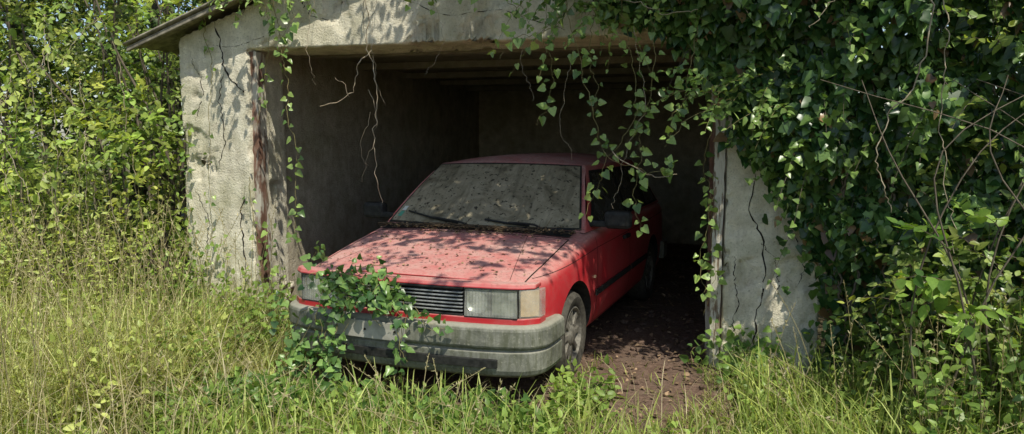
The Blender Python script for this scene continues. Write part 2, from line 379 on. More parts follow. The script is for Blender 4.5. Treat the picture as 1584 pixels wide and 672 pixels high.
def crack(pts, wd=.008):
    P = catmull([(x, 0, z) for x, z in pts], 34); b = len(CV); jx = 0
    for i, p in enumerate(P):
        jx = .6 * jx + random.uniform(-.014, .014); ww = wd * random.uniform(.3, 1.15) * (1 if 2 < i < 31 else .3)
        for s in (-1, 1):
            x, z = p[0] + jx + s * ww / 2, p[2] + random.uniform(-.003, .003)
            h = bvw.ray_cast(Vector((x, -1, z)), Vector((0, 1, 0)))[0]; CV.append((x, (h.y - .0025) if h is not None and h.y < .1 else -.01, z))
    for i in range(33): CF.append((b+2*i, b+2*i+1, b+2*i+3, b+2*i+2))
for pts, wd in [([(-3.86,2.55),(-3.80,2.3),(-3.78,2.15),(-3.66,2.02),(-3.60,1.95)],.018), ([(-3.78,2.15),(-3.84,1.9),(-3.80,1.6),(-3.88,1.35)],.009),
                ([(-3.64,1.2),(-3.68,.9),(-3.64,.6),(-3.68,.3)],.012), ([(.30,1.45),(.28,1.1),(.36,.9),(.37,.6),(.32,.35),(.33,.1)],.012), ([(.36,.9),(.45,.75),(.47,.55)],.007),
                ([(-2.2,2.62),(-1.9,2.5),(-1.5,2.52),(-1.2,2.42),(-1.0,2.36)],.014), ([(-3.1,2.7),(-3.0,2.55),(-2.75,2.48)],.009), ([(-4.1,1.2),(-4.0,.9),(-4.05,.5)],.008), ([(.18,.8),(.2,.5),(.17,.2)],.008),
                ([(-4.1,2.3),(-4.0,2.0),(-4.08,1.75)],.007), ([(.55,1.0),(.62,.8),(.58,.6)],.006), ([(-3.9,2.35),(-3.7,2.33),(-3.4,2.40)],.009)]:
    crack(pts, wd)
obj_from('wall_cracks', CV, CF, M_crack, G)

# ------------------------------------------------------------ car
CX, CY, CSX, CSY, CSZ = -1.815, -1.165, 1.10, 1.05, 1.02
CAR = empty('hatchback_car', (CX, CY, 0), math.radians(-6.5)); CAR.scale = (CSX, CSY, CSZ)
def bow(x):
    a = abs(x); return .075 * (a / .8) ** 2.3 + (((a - .66) / .14) ** 2 * .085 if a > .66 else 0)
st = [(.12,.735,.725),(.135,.745,.735),(.24,.785,.755),(.5,.808,.80),(.85,.815,.855),(1.1,.818,.895),(1.25,.82,.925),(1.9,.825,.935),(2.9,.825,.935),(3.6,.815,.94),(3.95,.80,.93),(4.10,.775,.90),(4.13,.75,.88)]
def ring(y, w, zt):
    zb = .20
    h = [(0,zb),(.6*w,zb),(.9*w,zb+.005),(.965*w,zb+.06),(.995*w,.40),(w,.52),(w*.992,zt-.15),(w*.975,zt-.06),(w*.945,zt-.022),(w*.86,zt-.004),(w*.84,zt+.004),(w*.45,zt+.022),(0,zt+.028)]
    full = h + [(-x, z) for x, z in h[-2:0:-1]]
    out = []
    for x, z in full:
        fo = max(0, 1 - max(0, y - .12) / .7); rb = max(0, (y - 3.6) / .5)
        out.append((x, y + bow(min(abs(x), .8)) * fo - .08 * (abs(x) / .8) ** 2 * rb, z))
    return out
V = []; F = []; k = 24
for s_ in st: V += ring(*s_)
for i in range(len(st) - 1):
    for j in range(k): F.append((i*k+j, i*k+(j+1)%k, (i+1)*k+(j+1)%k, (i+1)*k+j))
for b0 in (0, (len(st)-1)*k):
    F.append((b0, b0+1, b0+23)); F.append((b0+12, b0+11, b0+13))
    for j in range(1, 11): F.append((b0+j, b0+j+1, b0+24-j-1, b0+24-j))
body = obj_from('body', V, F, M_paint, None, smooth=True)
s_ = body.modifiers.new('s', 'SUBSURF'); s_.levels = 2; s_.render_levels = 2
apply_mods(body)
def cyl(r, x0, x1, y, z, n=48):
    V = [(x, y + r * math.cos(2*math.pi*i/n), z + r * math.sin(2*math.pi*i/n)) for x in (x0, x1) for i in range(n)]
    F = [tuple(range(n)), tuple(range(2*n-1, n-1, -1))] + [(i, (i+1)%n, n+(i+1)%n, n+i) for i in range(n)]
    return V, F
for sx_ in (-1, 1):
    for wy in (.80, 3.28):
        V, F = cyl(.345, sx_ * .56, sx_ * 1.0, wy, .30)
        c_ = obj_from('cut', V, F, M_black)
        bo = body.modifiers.new('b', 'BOOLEAN'); bo.object = c_; bo.operation = 'DIFFERENCE'; bo.solver = 'EXACT'
        bpy.context.view_layer.update(); apply_mods(body)
        bpy.data.objects.remove(c_, do_unlink=True)
body.parent = CAR
for p in body.data.polygons: p.use_smooth = True
if M_black.name not in [m_.name for m_ in body.data.materials if m_]: body.data.materials.append(M_black)
bi = [i for i, m_ in enumerate(body.data.materials) if m_ and m_.name == M_black.name][0]
for p in body.data.polygons:
    c = p.center
    for wy in (.80, 3.28):
        rr = math.hypot(c.y - wy, c.z - .30)
        if rr < .346 and abs(c.x) < .80 and abs(c.x) > .5 and (abs(p.normal.x) < .5 or abs(c.x) < .6): p.material_index = bi
es = body.modifiers.new('e', 'EDGE_SPLIT'); es.split_angle = math.radians(40)
bvb = BVHTree.FromPolygons([v.co.copy() for v in body.data.vertices], [tuple(p.vertices) for p in body.data.polygons])
def curved_box(name, x0, x1, z0, z1, yf, th, mat, nx=24, bev=.004, zr=0.):
    V = []; F = []
    for i in range(nx + 1):
        x = x0 + (x1 - x0) * i / nx; y = yf + bow(x)
        V += [(x, y, z0), (x, y + zr, z1), (x, y + th, z1), (x, y + th, z0)]
    for i in range(nx):
        a = 4 * i
        for j in range(4): F.append((a+j, a+(j+1)%4, a+4+(j+1)%4, a+4+j))
    F += [(0,1,2,3), (4*nx+3, 4*nx+2, 4*nx+1, 4*nx)]
    return obj_from(name, V, F, mat, CAR, bevel=bev)
curved_box('fascia_back', -.755, .755, .30, .72, .085, .05, M_black, bev=0)
curved_box('bonnet_lip', -.765, .765, .717, .745, .035, .10, M_paint, zr=.02, bev=.008)
curved_box('front_panel_lower', -.785, .785, .498, .548, .03, .10, M_paint, bev=.006)
curved_box('grille_surround', -.385, .385, .703, .716, .034, .05, M_black)
curved_box('grille_surround_low', -.385, .385, .549, .560, .034, .05, M_black)
for i in range(6): curved_box('grille_slat_%d' % i, -.380, .380, .572 + i * .0215, .580 + i * .0215, .040, .025, M_slat, bev=.002)
for i, x in enumerate((-.2, 0., .2)): box('grille_strut_%d' % i, (x - .006, .052, .56), (x + .006, .075, .705), M_black, CAR)
for sx_ in (-1, 1):
    a, b_ = (.395, .685)
    x0, x1 = (a, b_) if sx_ > 0 else (-b_, -a)
    curved_box('lamp_reflector', x0, x1, .555, .712, .072, .01, M_refl, bev=0)
    curved_box('lamp_lens', x0, x1, .553, .714, .030, .006, M_lens, bev=.002, zr=.008)
    for nm, z0, z1 in (('lamp_frame_top', .713, .7175), ('lamp_frame_low', .547, .553)): curved_box(nm, x0, x1, z0, z1, .028, .05, M_black, bev=.001)
    for nm, xx in (('lamp_edge', a), ('lamp_mid', .53), ('lamp_edge', b_)):
        q0, q1 = sorted((sx_ * (xx - .003), sx_ * (xx + .003))); curved_box(nm, q0, q1, .555, .713, .034 if nm == 'lamp_edge' else .045, .035, M_black, nx=2, bev=.001)
    q0, q1 = sorted((sx_ * .692, sx_ * .79)); curved_box('indicator_lens', q0, q1, .553, .714, .032, .07, M_lens, bev=.004)
    curved_box('indicator_bulb_back', *sorted((sx_ * .695, sx_ * .775)), .558, .708, .05, .01, M_amber, bev=0)
    V = []; F = []; cx = sx_ * .455; n = 20
    for rI, (rr, dy) in enumerate([(.066, 0), (.05, .018), (.03, .028), (.0, .032)]):
        for i in range(n): V.append((cx + rr * math.cos(6.2832*i/n), .055 + bow(cx) + dy - .004, .633 + rr * math.sin(6.2832*i/n)))
    for a_ in range(3):
        for i in range(n): F.append((a_*n+i, a_*n+(i+1)%n, (a_+1)*n+(i+1)%n, (a_+1)*n+i))
    obj_from('lamp_bowl', V, F, M_refl, CAR, smooth=True)
def sweep(name, half, profile, mat, rear=False, bevel=.006):
    left = [(-x, y) for x, y in half[::-1]]; path = left + half[1:]
    P = catmull([(x, y, 0) for x, y in path], 60)[:, :2]
    T = nrm(np.gradient(P, axis=0)); Nn = np.stack([T[:, 1], -T[:, 0]], 1)
    if rear: Nn = -Nn
    V = []; F = []; m_ = len(profile)
    for p, n_ in zip(P, Nn):
        for o_, z in profile: V.append((p[0] + n_[0] * o_, p[1] + n_[1] * o_, z))
    for i in range(len(P) - 1):
        for j in range(m_): F.append((i*m_+j, i*m_+(j+1)%m_, (i+1)*m_+(j+1)%m_, (i+1)*m_+j))
    F += [tuple(range(m_)), tuple(range(len(V)-1, len(V)-m_-1, -1))]
    return obj_from(name, V, F, mat, CAR, bevel=bevel, seg=3)
half = [(0,-.035),(.25,-.028),(.45,-.012),(.6,.012),(.71,.045),(.79,.10),(.832,.18),(.842,.30),(.843,.43)]
sweep('front_bumper', half, [(-.09,.512),(-.03,.515),(-.006,.502),(.0,.485),(.002,.40),(-.004,.385),(-.024,.378),(-.026,.366),(-.012,.360),(-.012,.255),(-.025,.225),(-.06,.205),(-.10,.205)], M_bump)
curved_box('air_intake', -.34, .60, .275, .325, -.040, .02, M_black, bev=.003)
hr = [(x, 4.18 - y*1.0) for x, y in half]
sweep('rear_bumper', hr, [(-.09,.512),(-.01,.512),(.0,.498),(.0,.35),(-.012,.338),(-.09,.338)], M_bump, rear=True)
for sx_ in (-1, 1):
    q = sorted((sx_*.45, sx_*.72)); box('tail_lamp', (q[0], 4.06, .58), (q[1], 4.135, .76), M_redlamp, CAR, .01)
curved_box('number_plate', -.42, .08, .385, .490, -.050, .012, M_plate, bev=.003)
for i, x in enumerate((-.36, -.17, .02)):
    V, F = cyl(.007, -.003, .003, 0, 0, 12)
    obj_from('plate_screw', [(x + b_, -.053 + bow(x) + a_, .44 + c_) for a_, b_, c_ in V], F, M_crack, CAR)
# cabin
ZB, ZT, WB, WT = .912, 1.385, .752, .578
def fr(s, t):
    return Vector((s * (WB + (WT - WB) * t), 1.10 + .60 * t + .10 * s * s, ZB + (ZT - ZB) * t - .02 * s * s * t + .018 * math.sin(math.pi * t)))
def sd(r, t, sg=1):
    y = (1.20 + .60 * t) * (1 - r) + (3.93 - .50 * t) * r
    return Vector((sg * (WB + (WT - WB) * t + .022 * math.sin(math.pi * r) + .012 * math.sin(math.pi * t)), y, ZB + (ZT - ZB) * t - .02 * t))
def rr_(s, t):
    return Vector((s * (WB + (WT - WB) * t), 4.0 - .50 * t - .07 * s * s, ZB + (ZT - ZB) * t - .02 * s * s * t))
def patch(fn, u0, u1, v0, v1, nu, nv, off=0.):
    V = []; F = []
    for j in range(nv + 1):
        for i in range(nu + 1):
            u = u0 + (u1 - u0) * i / nu; v_ = v0 + (v1 - v0) * j / nv; p = fn(u, v_)
            if off:
                e = 1e-3; a = fn(u + e, v_) - p; b = fn(u, v_ + e) - p; n_ = a.cross(b).normalized()
                if n_.dot(p - Vector((0, 2.5, .8))) < 0: n_ = -n_
                p = p + n_ * off
            V.append(tuple(p))
    for j in range(nv):
        for i in range(nu): F.append((j*(nu+1)+i, j*(nu+1)+i+1, (j+1)*(nu+1)+i+1, (j+1)*(nu+1)+i))
    return V, F
def roof(s, r):
    f = fr(s, 1); b = rr_(s, 1); y = f.y + (b.y - f.y) * r
    x = s * (WT + .022 * math.sin(math.pi * r)); return Vector((x, y, ZT - .02 * s * s + .040 * (1 - s**2) * min(1, math.sin(math.pi * r) * 2.2) + .012 * math.sin(math.pi*r)))
AV, AF = [], []
for fn, a in ((fr, (-1,1,0,1,14,8)), (lambda r, t: sd(r, t, 1), (0,1,0,1,20,8)), (lambda r, t: sd(r, t, -1), (0,1,0,1,20,8)), (rr_, (-1,1,0,1,14,8)), (roof, (-1,1,0,1,14,20))):
    V, F = patch(fn, *a); b = len(AV); AV += V; AF += [tuple(i + b for i in f) for f in F]
cab = obj_from('cabin', AV, AF, M_paint, CAR, smooth=True)
bm = bmesh.new(); bm.from_mesh(cab.data); bmesh.ops.remove_doubles(bm, verts=bm.verts, dist=.013); bmesh.ops.recalc_face_normals(bm, faces=bm.faces); bm.to_mesh(cab.data); bm.free()
bv = cab.modifiers.new('b', 'BEVEL'); bv.width = .016; bv.segments = 3; bv.limit_method = 'ANGLE'; bv.angle_limit = math.radians(28)
for p in cab.data.polygons: p.use_smooth = True
def pane(name, fn, r4, off, mat, nu=14, nv=8):
    V, F = patch(fn, *r4, nu, nv, off); return obj_from(name, V, F, mat, CAR, smooth=True)
pane('windscreen_seal', fr, (-.965, .965, .02, .972), .006, M_black)
pane('windscreen', fr, (-.945, .945, .045, .945), .009, M_screen)
pane('rear_window_seal', rr_, (-.90, .90, .10, .93), .006, M_black); pane('rear_window', rr_, (-.86, .86, .13, .89), .009, M_glass)
for sg in (-1, 1):
    def quad(name, ra, rb, off, mat, t0, t1, sg=sg):
        g_ = lambda u, v_: sd((ra[0] + (ra[1]-ra[0])*v_) * (1-u) + (rb[0] + (rb[1]-rb[0])*v_) * u, t0 + (t1-t0)*v_, sg)
        V, F = patch(g_, 0, 1, 0, 1, 10, 6, off); obj_from(name, V, F, mat, CAR, smooth=True)
    quad('side_window_seal', (.035,.035), (.965,.93), .006, M_black, .05, .90)
    quad('front_side_glass', (.055,.06), (.40,.36), .010, M_glass, .09, .85)
    quad('rear_side_glass', (.425,.39), (.70,.68), .010, M_glass, .09, .85)
    quad('quarter_glass', (.74,.72), (.94,.90), .010, M_glass, .09, .85)
    q = sorted((sg*.84, sg*1.02)); box('mirror_housing', (q[0], 1.32, .93), (q[1], 1.41, 1.06), M_black, CAR, .028)
    q = sorted((sg*.72, sg*.86)); box('mirror_arm', (q[0], 1.33, .94), (q[1], 1.39, .985), M_black, CAR, .01)
SV, SF = [], []
def dark_strip(pts, d, wd=.006, off=.0015):
    d = Vector(d); P = []
    for a, b in zip(pts[:-1], pts[1:]):
        a, b = Vector(a), Vector(b); n = max(2, int((b - a).length / .03))
        for i in range(n): P.append(a.lerp(b, i / n))
    P.append(Vector(pts[-1])); H = []
    for p in P:
        h, n_, _, _ = bvb.ray_cast(p - d * 3, d)
        if h: H.append((h, n_))
    if len(H) < 2: return
    b0 = len(SV)
    for i, (h, n_) in enumerate(H):
        t = (H[min(i+1, len(H)-1)][0] - H[max(i-1, 0)][0]).normalized(); s = t.cross(n_).normalized() * wd / 2
        SV.extend([h + n_ * off - s, h + n_ * off + s])
    for i in range(len(H) - 1): SF.append((b0+2*i, b0+2*i+1, b0+2*i+3, b0+2*i+2))
dn = (0, 0, -1)
for sg in (-1, 1):
    dark_strip([(sg*.672, .16, 1), (sg*.688, .5, 1), (sg*.69, 1.02, 1)], dn, .008)
    sdir = (-sg, 0, 0)
    dark_strip([(0, 1.30, .90), (0, 1.27, .6), (0, 1.24, .27)], sdir); dark_strip([(0, 2.25, .90), (0, 2.27, .6), (0, 2.25, .27)], sdir); dark_strip([(0, 3.05, .90), (0, 3.03, .68)], sdir)
    dark_strip([(0, 1.24, .27), (0, 2.85, .27)], sdir)
    dark_strip([(0, .3, .745), (0, 1.3, .80), (0, 4.0, .82)], sdir, .004)
    for y0, y1 in ((1.17, 1.235), (1.26, 2.23), (2.28, 2.9)):
        x = sg * .828; q = sorted((x, sg*.840)); box('side_moulding', (q[0], y0, .475), (q[1], y1, .52), M_black, CAR, .005)
    q = sorted((sg*.815, sg*.845)); box('door_handle', (q[0], 2.03, .765), (q[1], 2.19, .795), M_black, CAR, .006)
    q = sorted((sg*.815, sg*.829)); box('side_repeater', (q[0], 1.17, .60), (q[1], 1.20, .62), M_amber, CAR, .003)
dark_strip([(-.69, 1.02, 1), (0, .99, 1), (.69, 1.02, 1)], dn, .01)
dark_strip([(.60, .2, 1), (.42, 1.0, 1)], dn, .003); dark_strip([(-.60, .2, 1), (-.42, 1.0, 1)], dn, .003)  # bonnet creases: thin dark strips standing in for the shade along the fold
obj_from('gap_and_crease_lines', SV, SF, M_crack, CAR)
V, F = patch(lambda u, v_: Vector((u * .69, 1.03 + .08 * v_ + .08 * u * u * v_, .897 + .024 * (1-u*u) + .022 * v_)), -1, 1, 0, 1, 12, 2); obj_from('cowl_panel', V, F, M_black, CAR, smooth=True)
def rod(name, pts, r, mat, par=CAR, sides=6):
    a_ = Acc(); tubes(a_, catmull(pts, 14)[None], r, 0, sides=sides); return a_.build(name, [mat], par)
def wp(s, t, o=.02):
    p = fr(s, t); return (p.x, p.y - o * .6, p.z + o)
for nm, a, b in (('wiper_left', (-.02, -.02), (-.80, .16)), ('wiper_right', (.62, -.0), (.08, .10))):
    m0 = ((a[0]*.45 + b[0]*.55), (a[1]*.45 + b[1]*.55))
    rod(nm + '_arm', [wp(*a, .03), wp(a[0]*.75+m0[0]*.25, a[1]*.7+m0[1]*.3, .045), wp(*m0, .028)], .008, M_black)
    rod(nm + '_blade', [wp(b[0], b[1], .018), wp(*m0, .022), wp(a[0] * .8 + b[0] * .2, a[1] * .8 + b[1] * .2 + .02, .018)], .008, M_black)
pane('sticker_green', fr, (-.91, -.86, .10, .17), .011, M_stick_g, 2, 2); pane('sticker_white', fr, (-.91, -.86, .18, .24), .011, M_stick_w, 2, 2)
def lathe(name, prof, cx, cy, cz, sg, mat, n=40):
    V = []; F = []
    for (r_, x) in prof:
        for i in range(n): V.append((cx + sg * x, cy + r_ * math.cos(2*math.pi*i/n), cz + r_ * math.sin(2*math.pi*i/n)))
    for a in range(len(prof) - 1):
        for i in range(n): F.append((a*n+i, a*n+(i+1)%n, (a+1)*n+(i+1)%n, (a+1)*n+i))
    o = obj_from(name, V, F, mat, CAR, smooth=True); e_ = o.modifiers.new('e', 'EDGE_SPLIT'); e_.split_angle = .7; return o
for sg in (-1, 1):
    for wy in (.80, 3.28):
        cx = sg * .79
        lathe('tyre', [(.19,-.16),(.25,-.165),(.278,-.15),(.290,-.12),(.291,-.085),(.286,-.083),(.286,-.077),(.291,-.075),(.291,-.045),(.286,-.043),(.286,-.037),(.290,-.035),(.276,-.004),(.25,.012),(.20,.004),(.185,-.01)], cx, wy, .285, sg, M_rubber, 48)
        lathe('rim', [(.19,-.004),(.18,-.0),(.172,-.02),(.165,-.05),(.10,-.035),(.06,-.01),(.045,.0),(.0,.002)], cx, wy, .285, sg, M_wheel)
        for i in range(8):
            a = 2 * math.pi * i / 8; V = []
            for (r0, w_, x) in ((.07, .016, -.012), (.165, .022, -.012)):
                for s2 in (-1, 1):
                    for dx in (0, -.018): V.append((cx + sg * (x + dx), wy + r0 * math.cos(a) - s2 * w_ * math.sin(a), .285 + r0 * math.sin(a) + s2 * w_ * math.cos(a)))
            obj_from('wheel_spoke', V, [(0,2,6,4),(1,5,7,3),(0,4,5,1),(2,3,7,6),(0,1,3,2),(4,6,7,5)], M_wheel, CAR, bevel=.003)
deb = Acc()
n = 800
x = rng.normal(0, .38, n).clip(-.68, .68); y = 1.07 - np.abs(rng.normal(0, .05, n)) + .08 * (x / .7) ** 2
n2 = 260; x = np.concatenate([x, rng.uniform(-.66, .66, n2)]); y = np.concatenate([y, rng.uniform(.2, 1.0, n2)])
P = []
for xx, yy in zip(x, y):
    h = bvb.ray_cast(Vector((xx, yy, 2)), Vector((0, 0, -1)))[0]
    P.append((xx, yy, (h.z if h else .9) + random.uniform(.003, .014) + (.015 if yy > 1.0 else 0)))
P = np.array(P); k = len(P); D = rng.normal(size=(k, 3)) * [1, 1, .15]
leaves(deb, P, D, np.array([0, 0, 1.]) + .3 * rng.normal(size=(k, 3)), rng.uniform(.008, .03, k), colvar(k, (.08, .05, .03), (.34, .24, .13)), OVAL)
O = P[:160]; PL = O[:, None] + (nrm(rng.normal(size=(160, 3)) * [1, .6, .1])[:, None] * (np.linspace(0, 1, 4)[None, :, None] * rng.uniform(.03, .13, (160, 1, 1)))) + np.array([0, 0, .008])
tubes(deb, PL, .0016, 0, (.18, .13, .08))
deb.build('leaf_debris', [M_litter], CAR)
rc, rs = math.cos(math.radians(-6.5)), math.sin(math.radians(-6.5))
def c2w(p):
    p = np.asarray(p, float) * np.array([CSX, CSY, CSZ]); return np.stack([CX + rc * p[..., 0] - rs * p[..., 1], CY + rs * p[..., 0] + rc * p[..., 1], p[..., 2]], -1)
def w2c(x, y):
    dx, dy = x - CX, y - CY; return (rc * dx + rs * dy) / CSX, (-rs * dx + rc * dy) / CSY

# ------------------------------------------------------------ leaf litter
lit = Acc(); n = 4800
P = np.stack([rng.uniform(-3.5, .15, n), rng.uniform(-1.3, 6.1, n) , rng.uniform(.008, .03, n)], 1)
D = rng.normal(size=(n, 3)) * [1, 1, .2]
leaves(lit, P, D, np.array([0, 0, 1.]) + .35 * rng.normal(size=(n, 3)), rng.uniform(.015, .05, n), colvar(n, (.07, .05, .03), (.38, .26, .16)), OVAL)
k = 500; O = np.stack([rng.uniform(-3.4, .1, k), rng.uniform(-1.2, 5, k), np.full(k, .018)], 1)
PL = O[:, None] + nrm(rng.normal(size=(k, 3)) * [1, 1, .05])[:, None] * (np.linspace(0, 1, 4)[None, :, None] * rng.uniform(.05, .25, (k, 1, 1)))
tubes(lit, PL, .002, 0, (.18, .13, .08)); lit.build('leaf_litter', [M_litter])
rv, rf = [], []
for i in range(46):
    c = Vector((random.uniform(-.75, .05), random.uniform(-1.0, 1.6), .02)); s = random.uniform(.012, .045); bm = bmesh.new(); bmesh.ops.create_icosphere(bm, subdivisions=1, radius=s)
    b = len(rv)
    for v_ in bm.verts: v_.co *= 1 + .5 * noise.noise(v_.co * 30 + c * 9)
    bm.verts.index_update(); rv += [tuple(c + Vector((v_.co.x, v_.co.y, v_.co.z * .55))) for v_ in bm.verts]; rf += [tuple(b + v_.index for v_ in f.verts) for f in bm.faces]; bm.free()
obj_from('rubble', rv, rf, M_floor)

# ------------------------------------------------------------ ivy on the wall (right)
IVD, IVL = (.026, .075, .020), (.20, .33, .085)
ivy = Acc()
def xb(z): return np.interp(z, [0, .5, .8, 1.28, 1.66, 2.1, 2.27, 2.45, 3.3], [.86, .80, .73, .46, .18, -.02, -.22, -.70, -1.1])
def bulge(x, z):
    d = x - xb(z); base = np.clip(d, 0, .9) * .5 * np.clip((z + .3) / 1.5, .3, 1) + .06
    nz = np.array([noise.noise(Vector((a * 2.6, 0, b * 2.6))) for a, b in zip(x, z)])
    return base + np.clip(nz, -.4, 1) * .48 * np.clip(d * 3, 0, 1)
n = 25000; x = rng.uniform(-1.4, 1.9, n); z = rng.uniform(.02, 3.35, n); d = x - xb(z)
keep = (d > 0) | (rng.random(n) < np.exp(np.clip(d, -1, 0) / .05)); x, z = x[keep], z[keep]; n = len(x); b = bulge(x, z)
y = -.02 - b * rng.uniform(.55, 1.05, n) - rng.uniform(0, .05, n)
D = np.array([0, -.25, -1.]) + .5 * rng.normal(size=(n, 3)); Nn = np.array([.15, -.8, .85]) + .38 * rng.normal(size=(n, 3))
C = colvar(n, IVD, IVL, .3, 1.9); brown = (rng.random(n) < np.where(z < 1.1, .14, .02)); C[brown] = colvar(int(brown.sum()), (.12,.07,.03), (.34,.22,.11))
leaves(ivy, np.stack([x, y, z], 1), D, Nn, .078 * rng.uniform(.45, 1.2, n), C, IVY)
n = 340; x = rng.uniform(-.9, 1.7, n); z = rng.uniform(.3, 3.2, n); k = (x - xb(z)) > -.03; x, z = x[k], z[k]; n = len(x)
O = np.stack([x, -.03 - bulge(x, z) * .9, z], 1)
sprigs(ivy, O, np.array([-.15, -.9, -.1]) + .6 * rng.normal(size=(n, 3)), rng.uniform(.12, .38, n), 8, .070, (.06,.13,.03), (.32,.46,.12), IVY, .5, outv=np.array([0, -.6, 0]))
for i in range(10):
    x0 = random.uniform(.85, 1.5); vine(ivy, [(x0, -.15, 0), (x0 + random.uniform(-.2,.1), -.2, .9), (x0 - random.uniform(0,.3), -.3, 1.8), (x0 - random.uniform(.1,.4), -.25, 2.9)], .08, .5, r=.010, wig=.03, stem_mat=1)
ivy.build('wall_ivy', [M_ivy, M_bark])

# ------------------------------------------------------------ hanging vines
hv = Acc(); lightv = dict(cd=(.08, .16, .035), cl=(.38, .52, .14))
vine(hv, [(-3.18,-.22,2.75),(-3.13,-.2,2.3),(-3.05,-.25,1.8),(-2.98,-.3,1.35),(-2.96,-.4,.85)], .060, .034, **lightv)
vine(hv, [(-3.32,-.2,2.7),(-3.22,-.22,2.5),(-3.3,-.2,2.1),(-3.38,-.2,1.7)], .06, .06, **lightv)
vine(hv, [(-3.05,-.2,2.75),(-3.0,-.25,2.5),(-3.1,-.25,2.35)], .08, .03, **lightv)
vine(hv, [(-3.95,-.05,2.6),(-3.92,-.05,2.1),(-3.98,-.05,1.4),(-3.9,-.07,.8),(-3.95,-.1,.3)], .045, .08, **lightv)
vine(hv, [(-4.1,-.05,0),(-4.05,-.05,.6),(-4.12,-.05,1.1),(-4.08,-.06,1.7)], .055, .04, **lightv)
vine(hv, [(-3.85,-.06,0),(-3.78,-.05,.4),(-3.84,-.05,.8)], .055, .035, **lightv)
vine(hv, [(-3.42,-.03,1.0),(-3.40,-.05,.6),(-3.38,-.1,.2)], .06, .04, **lightv)
vine(hv, [(-3.55,-.05,1.3),(-3.50,-.05,.8),(-3.52,-.1,.2)], .05, .06, **lightv)
C1 = [
 [(-1.05,-.35,2.8),(-1.1,-.4,2.35),(-1.06,-.4,2.0),(-1.12,-.45,1.7)],
 [(-.95,-.3,2.7),(-.86,-.4,2.2),(-.72,-.45,1.85),(-.62,-.45,1.55),(-.38,-.5,1.43),(-.22,-.5,1.40)],
 [(-.62,-.3,2.6),(-.5,-.35,2.1),(-.52,-.4,1.75),(-.62,-.45,1.4),(-.78,-.45,1.1)],
 [(-.45,-.3,2.6),(-.38,-.4,2.15),(-.48,-.4,1.7),(-.5,-.4,1.3),(-.42,-.42,1.0)],
 [(-1.5,-.3,2.75),(-1.3,-.45,2.45),(-1.12,-.5,2.3)], [(-1.9,-.25,2.75),(-1.65,-.35,2.6),(-1.5,-.4,2.55)],
 [(-.8,-.3,2.7),(-.95,-.5,2.3),(-1.2,-.6,2.2),(-1.32,-.6,2.1)],
 [(-.75,-.3,2.6),(-.78,-.4,2.2),(-.7,-.42,1.95),(-.74,-.42,1.75)],
 [(-.1,-.25,2.4),(-.15,-.4,2.0),(-.2,-.5,1.75),(-.28,-.55,1.55)],
 [(.0,-.05,1.9),(-.02,-.08,1.4),(.02,-.08,.9),(-.02,-.1,.4)], [(.02,-.04,1.2),(-.04,-.08,.8),(-.02,-.08,.5)],
 [(.1,-.4,1.8),(-.05,-.6,1.72),(-.25,-.7,1.62)],
]
for pts in C1: vine(hv, pts, .060, .042, **lightv, wig=.03)
n = 42; x = rng.uniform(-1.2, -.1, n); O = np.stack([x, rng.uniform(-.5, -.2, n), 2.60 - .22 * rng.random(n) ** 2], 1)
sprigs(hv, O, np.array([-.3, -.5, -.35]) + .5 * rng.normal(size=(n, 3)), rng.uniform(.15, .4, n), 8, .066, (.06,.13,.03), (.34,.48,.13), IVY, .4, outv=np.array([0, -.5, 0]))
n = 26; x = rng.uniform(-.25, .4, n); O = np.stack([x, rng.uniform(-.65, -.3, n), 1.78 + .25 * rng.random(n)], 1)
sprigs(hv, O, np.array([-.6, -.5, -.1]) + .45 * rng.normal(size=(n, 3)), rng.uniform(.15, .33, n), 8, .07, (.07,.15,.03), (.38,.52,.15), OVAL, .3, outv=np.array([0, -.4, 0]))
for x0, x1, k in ((-2.1, -1.4, 22), (-3.7, -2.9, 22)):
    O = np.stack([rng.uniform(x0, x1, k), rng.uniform(-.35, -.22, k), rng.uniform(2.66, 2.84, k)], 1)
    sprigs(hv, O, np.array([0, -.5, -.5]) + .5 * rng.normal(size=(k, 3)), .2, 7, .062, (.07,.15,.03), (.38,.52,.15), IVY, .4)
